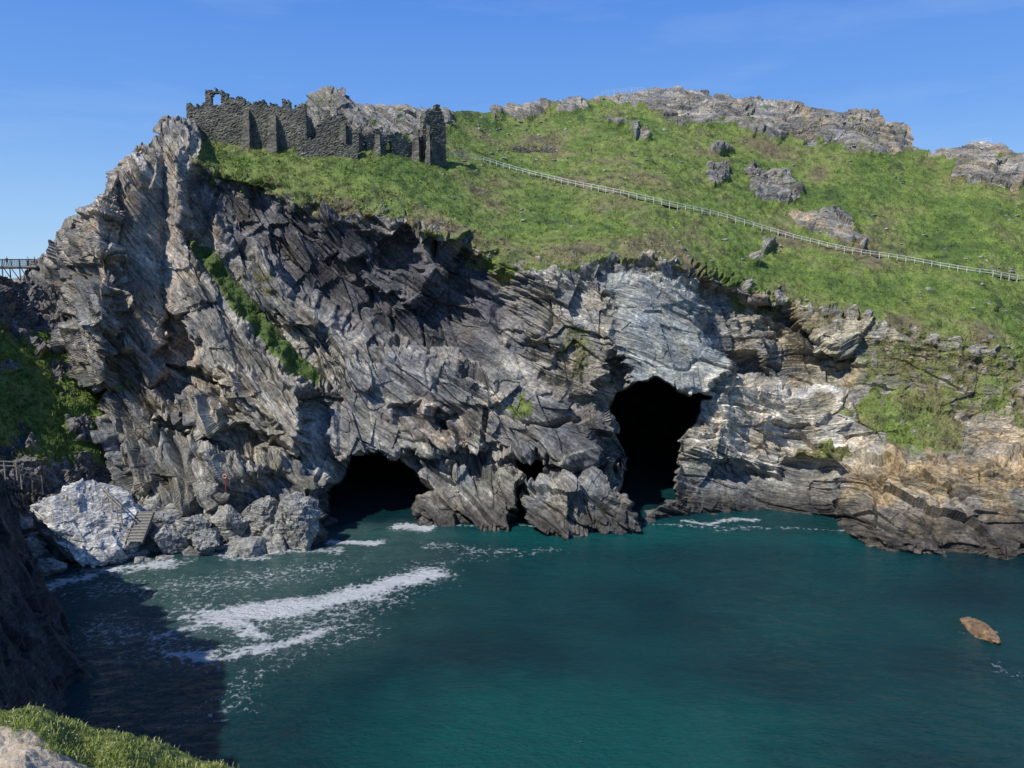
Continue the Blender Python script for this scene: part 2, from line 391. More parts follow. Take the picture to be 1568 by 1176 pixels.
col=col*(.70+.60*R4[vor2(T/7,S/1.9,91)[3]])[...,None]*(.85+.30*R5[vor2(X/3+Y/4,Z/3,191)[3]])[...,None]*big_rock(X,Y,Z)
inv=(1-padb(cavd))*(1-padb(wet))
oc=(sst(.2,.7,fbm(X/6,Y/6,Z/5+40,3))*padb(sst(950,1350,PXf)*.6+.25*sst(400,150,PXf)+.15))[...,None]*.8*inv
col=col*(1-oc)+np.array([.38,.27,.135],f32)*oc
dz=padb(msk(dark,30,1.))
qs=(sst(.5,.7,perlin(T/9,S/.8,Y/9+2))*.5*(1-.7*dz))[...,None]*inv;col=col*(1-qs)+np.array([.5,.48,.44],f32)*qs
ms=(sst(.15,.6,fbm(X/5+9,Y/5,Z/4,4))*sst(38,20,Z)*.35)[...,None]*inv;col=col*(1-ms)+np.array([.11,.12,.065],f32)*ms
strata=np.stack([T*.15,S*1.1,Y*.15],-1)
gcol=grass_cols(X,Y,Z,.18*sst(45,0,up))
stripm=padb(msk(strip,8,.25))[...,None];gcol=gcol*(1-stripm)+np.array([.06,.10,.018])*stripm
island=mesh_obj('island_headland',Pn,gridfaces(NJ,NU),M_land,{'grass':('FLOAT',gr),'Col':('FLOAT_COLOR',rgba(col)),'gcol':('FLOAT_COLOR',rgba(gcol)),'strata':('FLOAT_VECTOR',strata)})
def ground(qx,qy):
    i=int(round((qx-PX0)/(PX1-PX0)*(NU-1)));i=max(0,min(NU-1,i))
    j=int(np.argmin(np.abs(PY[:,i]-qy)));return Vector(Pn[j,i])
def tufts(name,pos,size,mat,col,nbl=5,flat=.55):
    n=len(pos)
    az=rng.random((n,nbl))*6.283;le=flat*rng.random((n,nbl));sz=size[:,None]*(.6+.8*rng.random((n,nbl)))
    w=sz*.22
    cx,sx=np.cos(az),np.sin(az)
    off=size[:,None]*.35*rng.normal(size=(n,nbl,2)).transpose(2,0,1)
    bx=pos[:,None,0]+off[0];by=pos[:,None,1]+off[1];bz=pos[:,None,2]+0*bx-.05
    p0=np.stack([bx-sx*w,by+cx*w,bz],-1);p1=np.stack([bx+sx*w,by-cx*w,bz],-1)
    p2=np.stack([bx+cx*le*sz,by+sx*le*sz,bz+sz],-1)
    V=np.stack([p0,p1,p2],2).reshape(-1,3);Fc=np.arange(len(V)).reshape(-1,3)
    cc=col*(.75+.7*rng.random((n,1)))*np.where(rng.random((n,1))>.965,2.2,1);cc=np.repeat(cc,nbl*3,0)
    return mesh_obj(name,V,Fc,mat,{'tc':('FLOAT_COLOR',np.concatenate([cc,np.ones((len(cc),1))],1))})
m,nt,b=newmat('grass_tussock');nt.links.new(attr(nt,'tc','Color'),b.inputs['Base Color']);b.inputs['Roughness'].default_value=.75;b.inputs['Specular IOR Level'].default_value=.2;M_bl=m
vis=np.zeros(gr.shape,bool);vis[nU:-nB]=True
w=(gr*vis*np.clip(.6+rkn,0.1,1.5)).ravel();w[w<.45]=0
ids=rng.choice(len(w),38000,p=w/w.sum())
tufts('hillside_grass',Pn.reshape(-1,3)[ids],.13+.26*rng.random(len(ids))**2,M_bl,gcol.reshape(-1,3)[ids])

# ================= generic sheets =================
def sheet(name,pxs,rows,ni,nj,ampd,colr,grassf,mat=M_land,cell=(5,2.5)):
    xx=np.linspace(pxs[0],pxs[-1],ni);k=np.linspace(0,len(rows)-1,nj)
    ry=np.array([np.interp(xx,pxs,r[0]) for r in rows]);rd=np.array([np.interp(xx,pxs,r[1]) for r in rows])
    yy=np.array([np.interp(k,range(len(rows)),ry[:,i]) for i in range(ni)]).T
    dd=np.array([np.interp(k,range(len(rows)),rd[:,i]) for i in range(ni)]).T
    B=unp(np.broadcast_to(xx,yy.shape),yy,dd);B=blur(B,5)
    n=gnormals(blur(B,6));sg=np.sign((n*np.array([0,-1,.8])).sum(-1,keepdims=True));n*=np.where(sg==0,1,sg)
    X,Y,Z=[B[...,i].astype(f32) for i in range(3)]
    Sx=Z+.8*X+.3*Y;Tx=X-.7*Z+Y*.6
    a,_=facet(Tx/cell[0],Sx/cell[1],5);b_,_=facet(Tx/cell[0]*2.7,Sx/cell[1]*2.7,15);c_,_=facet(Tx/cell[0]*6,Sx/cell[1]*6,25)
    g=grassf(X,Y,Z,np.broadcast_to(xx,yy.shape),yy)
    d=ampd*((1-g)*(1.3*a+.6*b_+.25*c_+.8*fbm(X/8,Y/8,Z/8,3)+.3*saw(Sx/1.1+perlin(Tx/4,Sx/4,Y)))+g*(.5*fbm(X/5,Y/5,Z/5,4)))
    P=B+n*d[...,None]
    cc=np.zeros(P.shape[:2]+(3,),f32)+np.array(colr,f32)
    cc*=(.8+.4*R4[vor2(Tx/2,Sx,3)[3]])[...,None]*big_rock(X,Y,Z)
    gc=grass_cols(X,Y,Z)
    mesh_obj(name,P,gridfaces(nj,ni),mat,{'grass':('FLOAT',g),'Col':('FLOAT_COLOR',rgba(cc)),'gcol':('FLOAT_COLOR',rgba(gc)),'strata':('FLOAT_VECTOR',np.stack([Tx*.3,Sx*1.1,Y*.3],-1))})
    return P,g,gc
def gm(X,Y,Z,x,y):
    n=fbm(X/5,Y/5,Z/5,4)
    return np.clip(sst(495,535,y+n*25)*sst(735,675,y+n*35)*sst(-.5,-.05,n+.15),0,1)
Pg,gg,gc_=sheet('mainland_slope',[-320,-120,0,60,120,175,215],[
 ([405,412,420,432,480,540,580],[104,120,135,142,142,142,144]),
 ([500,510,520,525,540,580,600],[97,112,127,133,136,138,140]),
 ([620,620,630,640,650,660,670],[92,106,118,122,127,130,133]),
 ([720,720,712,715,722,730,735],[88,102,112,116,121,126,128]),
 ([860,820,790,790,790,800,800],[84,98,108,111,115,119,122])],420,320,1.6,(.15,.14,.13),gm)
ids=rng.choice(gg.size,6000,p=(gg*(gg>.5)).ravel()/(gg*(gg>.5)).sum())
tufts('gully_grass',Pg.reshape(-1,3)[ids],.2+.4*rng.random(6000)**2,M_bl,gc_.reshape(-1,3)[ids]*.8)
Pb,_,_=sheet('rocky_beach',[-260,-100,0,60,130,230,340,440,520],[
 ([725,725,735,742,742,750,765,800,810],[96,106,114,118,121,125,128,124,124]),
 ([800,800,800,800,800,805,810,830,825],[90,102,110,113,115,117,118,117,119]),
 ([880,890,890,880,866,850,845,846,838],[86,95,101.5,104,107.5,111.8,113.2,113,115.3]),
 ([960,960,940,930,910,890,880,870,860],[84,90,97,99,101,104,106,109,111])],520,200,.8,(.17,.165,.15),lambda X,Y,Z,x,y:X*0,cell=(3,2))
def beach(qx,qy):
    X=unp(qx,qy,115.)
    d=(Pb[...,0]/Pb[...,1]-X[0]/X[1])**2+((Pb[...,2]-CH)/Pb[...,1]-(X[2]-CH)/X[1])**2
    j=np.unravel_index(np.argmin(d),d.shape);return Vector(Pb[j])
xh=np.linspace(-190,-28,560);yh=np.linspace(22,150,430);Xh,Yh=np.meshgrid(xh,yh)
xf=np.interp(Yh,[20,30,50,62,72,85,92,98,104,112,150],[-27,-29,-35,-40,-43.5,-51.5,-58,-66,-82,-104,-170])
xf=xf+1.5*fbm(Xh/9,Yh/9,0*Xh,3)
d=(xf-Xh)*.88
sl_=np.interp(Yh,[58,80],[1.9,.75])
Zh=np.where(d<0,d*1.5,np.where(d<7,d*2.6,18.2+(d-7)*sl_));cap=np.interp(Yh,[50,70,90],[47,36,26])+2*fbm(Xh/25,Yh/25,0*Xh,3)
Zh=np.minimum(Zh,cap)
fa,_=facet(Xh/5+Zh/6,Yh/4+Zh/9,5);fb,_=facet(Xh/2+Zh/2.2,Yh/1.6+Zh/4,9);fc,_=facet(Xh/.8+Zh/1,Yh/.7,19)
Zh=Zh+(1.8*fa+1.0*fb+.4*fc+1.2*fbm(Xh/8,Yh/8,Zh/8,3));Zh=np.maximum(Zh,-6)
P=np.stack([Xh+.6*fb,Yh+.6*fa,Zh],-1)
g=sst(25,30,Zh+2*fbm(Xh/6,Yh/6,0*Xh,3))
cc=np.ones(P.shape[:2]+(3,),f32)*np.array([.045,.042,.038])*(1+.5*fb[...,None].clip(-.5,.5))  # rock base colour taken towards black to carry the cliff's shade
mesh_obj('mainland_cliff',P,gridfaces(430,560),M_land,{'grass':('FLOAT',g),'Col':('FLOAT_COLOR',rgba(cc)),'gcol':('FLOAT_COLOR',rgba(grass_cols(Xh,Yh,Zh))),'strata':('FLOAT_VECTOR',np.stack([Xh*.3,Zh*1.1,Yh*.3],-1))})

# ================= WATER =================
gx_=np.concatenate([[-3000,-1500,-700,-350,-200,-150],np.arange(-110,125,.3),[150,200,350,700,1500,3000]])
gy_=np.concatenate([[-800,-300,-100,0,30],np.arange(48,152,.3),[170,200,300,600,1500,3000]])
Xw,Yw=np.meshgrid(gx_,gy_);Xf=Xw.astype(f32);Yf=Yw.astype(f32)
wnx=fbm(Xf/5,Yf/5,0*Xf,4)*1.6;wny=fbm(Xf/5+33,Yf/5,0*Xf+8,4)*1.6
def stroke(pts,w0,inten,wp=1.):
    q=[tuple(wpt(a,b)) for a,b in pts]
    dd=linedist(Xf+wnx*wp,Yf+wny*wp,q);return inten*np.clip(1-dd/w0,0,1)
foam_glint=np.zeros_like(Xf)
for pts,w0,it,wp in [
 ([(325,945),(400,938),(500,922),(590,898),(655,880)],4.8,1.25,1.),([(400,930),(500,915),(600,895)],2.8,1.,.9),([(320,930),(345,950),(400,975)],2.8,1.05,1.2),
 ([(370,1002),(440,985),(497,965)],2.6,1.,1.),([(275,1000),(340,1005)],2.,.95,1.2),([(215,985),(290,965),(300,940)],2.,.9,1.4),([(400,995),(520,960)],5.5,.57,1.4),
 ([(510,832),(580,830)],2.2,1.15,.8),([(612,806),(648,808)],3.2,1.2,.8),([(660,835),(760,845)],4,.55,1.),([(650,870),(700,850),(850,840)],5,.46,1.5),([(130,868),(200,872),(260,862)],3.4,.95,1.2),([(60,905),(130,880)],3.2,.9,1.2),([(330,850),(400,852)],2.6,.8,1.2),([(400,842),(520,845)],2.2,.75,1.2),  # widest, faintest stroke here paints sun glitter; the others are foam
 ([(1050,798),(1095,800),(1150,795)],2.0,.9,.8),([(1095,812),(1150,806)],2.5,.5,1.),([(1480,836),(1568,835),(1650,840)],1.6,1.,.6),
 ([(1510,1015),(1568,1040)],3.,.5,1.4),([(1470,965),(1540,972)],1.,.5,1.),
 ([(640,803),(960,806)],1.0,.65,.5),([(960,802),(1290,812),(1450,845)],1.0,.6,.6),([(300,930),(480,960),(640,880)],10,.56,1.3),([(160,960),(300,1000),(420,990)],9,.54,1.3),([(150,900),(300,900),(500,870)],10,.52,1.3),([(330,1090),(420,1020),(560,960)],6,.46,1.5)]:
    foam_glint=np.maximum(foam_glint,stroke(pts,w0,it,wp))
turb=np.clip(stroke([(120,890),(350,900),(560,850)],17,1.4,1)+stroke([(250,960),(500,960)],14,.9,1)+stroke([(560,815),(640,810)],7,.9,1),0,1)
turq=np.clip(stroke([(700,1150),(1050,1160)],16,1.1,2)*.95+.45*fbm(Xf/30,Yf/18,0*Xf+2,3)+stroke([(560,820),(1000,815)],8,.9,1)+stroke([(1000,812),(1280,830)],6,.6,1)+.18,0,1)
Zw=.06*fbm(Xf/3,Yf/2,0*Xf+5,3);Zw[:, :6]=0;Zw[:,-6:]=0;Zw[:5]=0;Zw[-6:]=0
m,nt,b=newmat('sea_water');pos=geo(nt);L=nt.links
mp=nt.nodes.new('ShaderNodeMapping');mp.inputs['Scale'].default_value=(.8,1.5,1);mp.inputs['Rotation'].default_value=(0,0,.35);L.new(pos,mp.inputs[0])
w1=noise(nt,mp.outputs[0],.35,3,.6);w2=noise(nt,mp.outputs[0],1.9,4,.78);big=noise(nt,pos,.035,3,.6)
deepc=ramp(nt,big,[(.35,(.006,.034,.042)),(.5,(.007,.048,.056)),(.65,(.009,.066,.068))])
c=mixc(nt,deepc,(.008,.105,.098),attr(nt,'turq'))
c=mixc(nt,c,(.075,.140,.125),mth(nt,'MULTIPLY',attr(nt,'turb'),mth(nt,'MULTIPLY',noise(nt,pos,.3,4,.7),1.4)))
fo=attr(nt,'foam_glint');fn=noise(nt,pos,1.1,6,.78);vo=N(nt,'ShaderNodeTexVoronoi',Scale=1.1,feature='DISTANCE_TO_EDGE')
dist=nt.nodes.new('ShaderNodeVectorMath');dist.operation='ADD';nz2=N(nt,'ShaderNodeTexNoise',Scale=.9,Detail=3.);L.new(pos,nz2.inputs['Vector']);L.new(pos,dist.inputs[0]);L.new(nz2.outputs['Color'],dist.inputs[1]);L.new(dist.outputs[0],vo.inputs['Vector'])
lace=mth(nt,'SUBTRACT',.5,mth(nt,'MULTIPLY',vo.outputs['Distance'],2.2))
q=mth(nt,'ADD',mth(nt,'MULTIPLY',fo,1.0),mth(nt,'ADD',mth(nt,'MULTIPLY',mth(nt,'SUBTRACT',fn,.5),2.2),mth(nt,'MULTIPLY',lace,.4)))
fac=ramp(nt,q,[(.58,0.),(.75,.5),(1.,1.)])
fac=mth(nt,'MULTIPLY',fac,ramp(nt,fo,[(.02,0.),(.2,1.)]))
c=mixc(nt,c,(.76,.79,.79),fac);L.new(c,b.inputs['Base Color'])
L.new(mth(nt,'ADD',.05,mth(nt,'MULTIPLY',fac,.6)),b.inputs['Roughness']);b.inputs['IOR'].default_value=1.33
n=bump(nt,mth(nt,'ADD',w1,mth(nt,'MULTIPLY',w2,.85)),1.25,1);L.new(n,b.inputs['Normal'])
mesh_obj('sea',np.stack([Xw,Yw,Zw],-1),gridfaces(len(gy_),len(gx_)),m,{'foam_glint':('FLOAT',foam_glint),'turb':('FLOAT',turb),'turq':('FLOAT',turq)},smooth=True)

# ================= BOULDERS =================
import bmesh
def ico(n):
    bm=bmesh.new();bmesh.ops.create_icosphere(bm,subdivisions=n,radius=1);a=np.array([v.co for v in bm.verts]);b_=np.array([[v.index for v in f.verts] for f in bm.faces]);bm.free();return a,b_
ICO,ICF=ico(6);IC3,IF3=ico(3);I1,J1=ico(1)
def boulder(V,scale,seed,nz=.05,k=16):
    r=np.random.default_rng(seed);n=r.normal(size=(k,3));n/=np.linalg.norm(n,axis=1)[:,None];c=.5+.42*r.random(k)
    dt=V@n.T;rad=np.min(np.where(dt>.05,c/np.maximum(dt,.05),9),1);rad=np.minimum(rad,1.2)
    P=V*rad[:,None]
    if len(V)>5000:
        a,_=facet(P[:,0]*2.5+P[:,1]*1.2,P[:,2]*3.4+P[:,1],seed);b_,_=facet(P[:,0]*6+P[:,1]*3,P[:,2]*8+P[:,1]*2,seed+4)
        P=P*(1+.13*a+.06*b_)[:,None]
    P=P*(1+nz*fbm(P[:,0]*2.3+seed,P[:,1]*2.3,P[:,2]*2.3,4))[:,None]
    a=r.random()*6.28;ca,sa=math.cos(a),math.sin(a);P=P*np.array(scale)
    return np.stack([P[:,0]*ca-P[:,1]*sa,P[:,0]*sa+P[:,1]*ca,P[:,2]],-1)
M_bw=rock_mat('pale_boulder',False,(.48,.465,.43));M_bg=rock_mat('grey_boulder',False,(.25,.25,.23));M_bd=rock_mat('dark_boulder',False,(.12,.12,.115));M_br=rock_mat('brown_sea_rock',False,(.20,.13,.07))
def put(name,qx,qy,D,sc,seed,mat,rot=0,k=12):
    P=boulder(ICO,sc,seed,.07,k)
    if rot: ca,sa=math.cos(rot),math.sin(rot);P=np.stack([P[:,0]*ca+P[:,2]*sa,P[:,1],-P[:,0]*sa+P[:,2]*ca],-1)
    return mesh_obj(name,P+unp(qx,qy,D),ICF,mat)
put('boulder',118,800,108,(7.6,6.4,5.2),13,M_bw,.3,8)
put('boulder',452,803,114,(3.6,3.5,4.2),7,M_bg)
put('boulder',312,828,110.5,(2.5,2,1.9),8,M_bg);put('boulder',258,828,110,(2.6,2,2.3),17,M_bg);put('boulder',300,802,113,(2.4,2.4,2.1),18,M_bg)
put('boulder',250,798,113,(2.2,2,2.1),19,M_bg);put('boulder',40,845,103,(2.9,2,1.8),20,M_bg);put('boulder',72,868,101,(2.0,1.8,1.3),21,M_bg);put('boulder',395,790,117,(3.6,3,3.5),23,M_bg)
put('boulder',350,798,115,(2.7,3,2.6),24,M_bg);put('boulder',1000,790,129,(2.5,2,1.3),25,M_bd);put('boulder',1035,778,131,(2.3,2,1.5),26,M_bd)
q_=wpt(1500,969);P=boulder(ICO,(3.2,1.3,.6),31,.07,12);mesh_obj('sea_rock',P+np.array([q_[0],q_[1],.12]),ICF,M_br)
Vs=[];Fs=[];o=0
for i in range(560):
    qx=random.uniform(-30,470);top=745 if qx<250 else 745+(qx-250)*.3;bot=np.interp(qx,[0,60,130,230,340,440],[915,903,886,870,860,854]);qy=top+(bot-top)*random.random()**.7
    sz=random.choice([.4,.6,.8,1.0,1.5,2.0])*random.uniform(.7,1.2)
    if 182<qx<226 and qy<838: continue
    if 130<qx<200 and qy<800: sz=min(sz,.6)
    g0=beach(qx,qy)
    Vs.append(boulder(IC3,(sz,sz*random.uniform(.7,1.1),sz*random.uniform(.6,1.)),100+i,.06,10)+np.array(g0)+[0,-sz*.4,sz*.35]);Fs.append(IF3+o);o+=len(IC3)
mesh_obj('beach_boulders',np.concatenate(Vs),np.concatenate(Fs),M_bg)
Vs=[];Fs=[];o=0;k=0
while k<380:
    qx=random.uniform(640,1568);a_=np.interp(qx,px,pyS)+6;b_=np.interp(qx,px,pyC)-8;qy=a_+(b_-a_)*random.random()**1.9
    if perlin(qx/90.,qy/40.,3.3)<-.02+.15*random.random(): 
        if random.random()<.8: continue
    g0=ground(qx,qy);sz=random.choice([.15,.2,.3,.3,.4,.55])*random.uniform(.7,1.3)
    Vs.append(boulder(IC3,(sz*1.2,sz,sz*.6),900+k,.06,9)+np.array(g0));Fs.append(IF3+o);o+=len(IC3);k+=1
mesh_obj('hillside_stones',np.concatenate(Vs),np.concatenate(Fs),M_bg)

# ================= CASTLE =================
m,nt,b=newmat('slate_masonry');uv=attr(nt,'uvw','Vector');pos=geo(nt)
nd=N(nt,'ShaderNodeTexNoise',Scale=2.,Detail=3.);nt.links.new(uv,nd.inputs['Vector'])
va=nt.nodes.new('ShaderNodeVectorMath');va.operation='MULTIPLY_ADD';nt.links.new(nd.outputs['Color'],va.inputs[0]);va.inputs[1].default_value=(.3,.12,0);nt.links.new(uv,va.inputs[2])
br=N(nt,'ShaderNodeTexBrick',Scale=1.);nt.links.new(va.outputs[0],br.inputs['Vector'])
br.inputs['Color1'].default_value=(.10,.095,.085,1);br.inputs['Color2'].default_value=(.20,.19,.165,1);br.inputs['Mortar'].default_value=(.065,.06,.053,1)
br.inputs['Brick Width'].default_value=.9;br.inputs['Row Height'].default_value=.3;br.inputs['Mortar Size'].default_value=.025
n1=noise(nt,pos,.4,4,.7);n2=noise(nt,pos,2.5,4,.7);n3=noise(nt,pos,.9,4,.7)
c=mixc(nt,br.outputs[0],ramp(nt,n1,[(.35,(.5,.5,.52)),(.65,(1.5,1.45,1.3))]),1.,'MULTIPLY')
c=mixc(nt,c,ramp(nt,n2,[(.3,(.6,.6,.6)),(.7,(1.4,1.4,1.3))]),1.,'MULTIPLY')
c=mixc(nt,c,(.085,.10,.045),ramp(nt,n3,[(.52,0.),(.66,.7)]))
nt.links.new(c,b.inputs['Base Color']);b.inputs['Roughness'].default_value=.9
n=bump(nt,n2,.2,1);nt.links.new(n,b.inputs['Normal']);M_wall=m
def gy(x,y): return float(ground(x,y).y)
def ruin(name,parent,prof,dd=-.6,thick=1.1,hole=None,D=None,D1=None,cw=.34,chh=.2,extra=2.0,seed=0):
    pr=np.array(prof,float);r=np.random.default_rng(seed+50)
    if D is None: D=gy(pr[0,0],pr[0,1])+dd
    if D1 is None: D1=gy(pr[-1,0],pr[-1,1])+dd
    P0=Vector(unp(pr[0,0],pr[0,1],D).tolist());P1=Vector(unp(pr[-1,0],pr[-1,1],D1).tolist())
    e=Vector((P1.x-P0.x,P1.y-P0.y,0));Lg=e.length;e.normalize();n=Vector((-e.y,e.x,0))
    if n.y<0:n=-n
    zb=[];zt=[];sx=[]
    for q in pr:
        t=(q[0]-pr[0,0])/(pr[-1,0]-pr[0,0]);d=D+(D1-D)*t
        zb.append(unp(q[0],q[1],d)[2]);zt.append(unp(q[0],q[2],d)[2]);sx.append(t*Lg)
    z0=min(zb)-extra;z1=max(zt)+.6
    ni=max(2,int(Lg/cw));nk=max(2,int((z1-z0)/chh));cw=Lg/ni
    S_=(np.arange(ni)+.5)*cw;tz=np.interp(S_,sx,zt)+.22*r.normal(size=ni)+.35*np.repeat(r.normal(size=ni//3+1),3)[:ni]
    Zc=z0+(np.arange(nk)+.5)*chh;mask=Zc[None,:]<tz[:,None]
    if hole is not None:
        for (h0,h1,hb,ht) in hole:
            for i in range(ni):
                xx=P0.x+e.x*S_[i];yy=P0.y+e.y*S_[i]
                for k in range(nk):
                    fd=yy*CP-(Zc[k]-CH)*SP;u=784+F*xx/fd;v=588-F*(yy*SP+(Zc[k]-CH)*CP)/fd
                    mid=(h0+h1)/2;rad=(h1-h0)/2
                    if h0<u<h1 and v<hb and v>ht+rad*(1-math.sqrt(max(0,1-((u-mid)/rad)**2))): mask[i,k]=False
    vd={};V=[];U=[];Fc=[]
    def vt(i,k,s):
        key=(i,k,s)
        if key not in vd:
            jx,jy,jz=r.normal(size=3)*[.05,.05,.03]
            p=P0+e*(i*cw+jx)+n*(s*thick+jy);vd[key]=len(V);V.append((p.x,p.y,z0+k*chh+jz));U.append((i*cw+s*thick,z0+k*chh,0))
        return vd[key]
    for i in range(ni):
        for k in range(nk):
            if not mask[i,k]: continue
            Fc.append((vt(i,k,0),vt(i+1,k,0),vt(i+1,k+1,0),vt(i,k+1,0)));Fc.append((vt(i,k,1),vt(i,k+1,1),vt(i+1,k+1,1),vt(i+1,k,1)))
            if i==0 or not mask[i-1,k]: Fc.append((vt(i,k,0),vt(i,k+1,0),vt(i,k+1,1),vt(i,k,1)))
            if i==ni-1 or not mask[i+1,k]: Fc.append((vt(i+1,k,0),vt(i+1,k,1),vt(i+1,k+1,1),vt(i+1,k+1,0)))
            if k==nk-1 or not mask[i,k+1]: Fc.append((vt(i,k+1,0),vt(i+1,k+1,0),vt(i+1,k+1,1),vt(i,k+1,1)))
            if k>0 and not mask[i,k-1]: Fc.append((vt(i,k,0),vt(i,k,1),vt(i+1,k,1),vt(i+1,k,0)))
    return mesh_obj(name,V,Fc,M_wall,{'uvw':('FLOAT_VECTOR',np.array(U))},parent=parent)
castle=empty('castle_ruin')
Da=gy(300,202)-.5;Db=gy(470,228)-.5;Dc=gy(545,232)-.5;Dd=gy(640,238)-.5
ruin('curtain_wall',castle,[(287,197,162),(300,198,160),(316,200,159),(317,200,138),(326,201,136),(340,202,139),(354,203,145),(372,210,153),(376,212,158),(400,217,158),(432,222,162),(470,226,163)],thick=1.3,hole=[(323,339,161,142)],D=Da,D1=Db,seed=1,cw=.28)
ruin('return_wall',castle,[(468,226,163),(474,224,178),(486,222,196)],thick=1.2,D=Db,D1=Db+7,seed=2)
ruin('inner_wall',castle,[(484,226,196),(488,228,186),(500,228,176),(516,229,174),(532,229,177),(538,230,192),(550,231,206)],thick=1.2,D=Db,D1=Dc,seed=3)
ruin('hall_wall',castle,[(548,231,208),(566,231,206),(572,231,198),(583,232,198),(590,232,210),(606,232,202),(620,233,208),(630,234,220),(645,235,214)],thick=1.1,D=Dc,D1=Dd,seed=4,hole=[(592,600,240,216),(556,562,240,217)])
ruin('gable_fragment',castle,[(648,237,196),(652,237,174),(658,237,168),(664,236,166),(672,236,164),(677,235,170),(682,235,186),(683,234,210)],thick=1.4,D=Dd,D1=Dd+3,seed=5,hole=[(655,661,238,205)])
ruin('low_wall',castle,[(455,228,218),(485,229,212),(520,231,221),(548,232,222)],thick=.9,D=Db-2.5,D1=Dc-2.,seed=6)
for i,(a,bb,tp_,w) in enumerate([(376,216,166,13),(416,224,173,16),(524,232,186,13),(577,233,204,11),(636,237,196,12),(655,239,190,8)]):
    D=np.interp(a,[300,470,545,640],[Da,Db,Dc,Dd])-1.9
    base=unp(a,bb,D);top=unp(a,tp_,D);h=top[2]-base[2]+2;wd=w*D/F
    nk=16;V=[];Fc=[];r=np.random.default_rng(i)
    for k in range(nk+1):
        t=k/nk;ww=wd*(1-.38*t)*.5;dp=2.2*(1-.75*t)
        for (sx_,sy_) in((-1,0),(0,0),(1,0),(1,1),(-1,1)):
            V.append((base[0]+sx_*ww+r.normal()*.05,base[1]+1.8-dp*(1-sy_)+sy_*.4+r.normal()*.05,base[2]-2+h*t+r.normal()*.05))
    for k in range(nk):
        for j in range(5):
            Fc.append((k*5+j,k*5+(j+1)%5,(k+1)*5+(j+1)%5,(k+1)*5+j))
    Fc.append((nk*5,nk*5+2,nk*5+3,nk*5+4))
    mesh_obj('buttress_%d'%(i+1),V,Fc,M_wall,{'uvw':('FLOAT_VECTOR',np.array([(v[0]+v[1],v[2],0) for v in V]))},parent=castle)
lw=empty('stone_wall');ruin('wall_course',lw,[(785,231,223),(800,231,224),(830,233,225),(850,234,227)],dd=.0,thick=.8,seed=8,extra=1.)

# ================= FENCES / PATH =================
M_white=simple('weathered_white_metal',(.62,.62,.58),.5,0,.15);M_steel=simple('dark_steel',(.05,.055,.06),.45,.6,.2);M_wood=simple('weathered_wood',(.3,.26,.2),.8,0,.35)
M_path=simple('trodden_slate_path',(.26,.23,.18),.9,0,.3,1.5,.05)
def resample(pts,step):
    out=[pts[0]];
    for a,b_ in zip(pts[:-1],pts[1:]):
        L_=(b_-a).length;n=max(1,int(round(L_/step)))
        for i in range(1,n+1): out.append(a.lerp(b_,i/n))
    return out
def smoothz(p):
    z=[q.z for q in p]
    for _ in range(6): z=[z[0]]+[(z[i-1]+2*z[i]+z[i+1])/4 for i in range(1,len(z)-1)]+[z[-1]]
    return [Vector((q.x,q.y,zz)) for q,zz in zip(p,z)]
def railing(name,pix,step=2.,h=1.1,mat=M_white,w=.09,rails=(1.,.55)):
    pts=smoothz(resample([ground(*q) for q in pix],step))
    e=empty(name,pts[0]);mb=MB();mr=MB();o=pts[0]
    for p in pts: mb.box(p-o+Vector((0,0,h/2-.3)),w,w,h+.6)
    for a,b_ in zip(pts[:-1],pts[1:]):
        for t in rails: mr.bar(a-o+Vector((0,-.02,h*t)),b_-o+Vector((0,-.02,h*t)),w*.75)
    mb.obj('posts',mat,e);mr.obj('rails',mat,e);return pts
fpix=[(648,239),(680,239),(715,241),(740,247),(770,257),(800,266),(830,273),(870,283),(905,291),(950,301),(1000,312),(1050,322),(1100,332),(1140,345),(1180,356),(1215,367),(1240,374),(1280,382),(1320,389),(1360,397),(1400,404),(1440,410),(1480,416),(1520,424),(1568,432),(1640,444)]
fp=railing('path_fence',fpix,2.0,1.15,w=.11)
railing('summit_railing',[(922,147),(950,143),(985,138)],2.,1.2,w=.08);railing('viewpoint_railing',[(1484,218),(1500,217),(1518,219)],1.5,1.3,w=.07)
V=[];
for i,p in enumerate(fp):
    V+= [(p.x,p.y+.15,p.z+.12),(p.x+.1,p.y+1.6,p.z+.42)]
mesh_obj('footpath',V,[(2*i,2*i+2,2*i+3,2*i+1) for i in range(len(fp)-1)],M_path)

# ================= BRIDGE =================
bridge=empty('footbridge');deck=MB();rail=MB();truss=MB()
A=Vector(unp(62,407,148).tolist());B=Vector((A.x-75,A.y-6,A.z-.5));dv=(B-A).normalized();side=Vector((-dv.y,dv.x,0)).normalized()
deck.bar(A+Vector((0,0,-.2)),B+Vector((0,0,-.2)),2.6,.35)
for s_ in(-1.3,1.3):
    a=A+side*s_;b_=B+side*s_
    rail.bar(a+Vector((0,0,1.2)),b_+Vector((0,0,1.2)),.1);
    for i in range(0,250): 
        q=a.lerp(b_,i/250);rail.bar(q,q+Vector((0,0,1.2)),.05 if i%5 else .1)
    for i in range(24):
        t0,t1=i/24,(i+1)/24;sag=lambda t:-1.3-4.5*(1-2*min(t,1-t))**2
        p0=a.lerp(b_,t0);p1=a.lerp(b_,t1);l0=p0+Vector((0,0,sag(t0)));l1=p1+Vector((0,0,sag(t1)))
        truss.bar(p0+Vector((0,0,-.4)),p1+Vector((0,0,-.4)),.25);truss.bar(l0,l1,.28);truss.bar(p0,l0,.14);truss.bar(l0,p1,.12)
deck.obj('deck',M_wood,bridge);rail.obj('railings',M_steel,bridge);truss.obj('truss',M_steel,bridge)

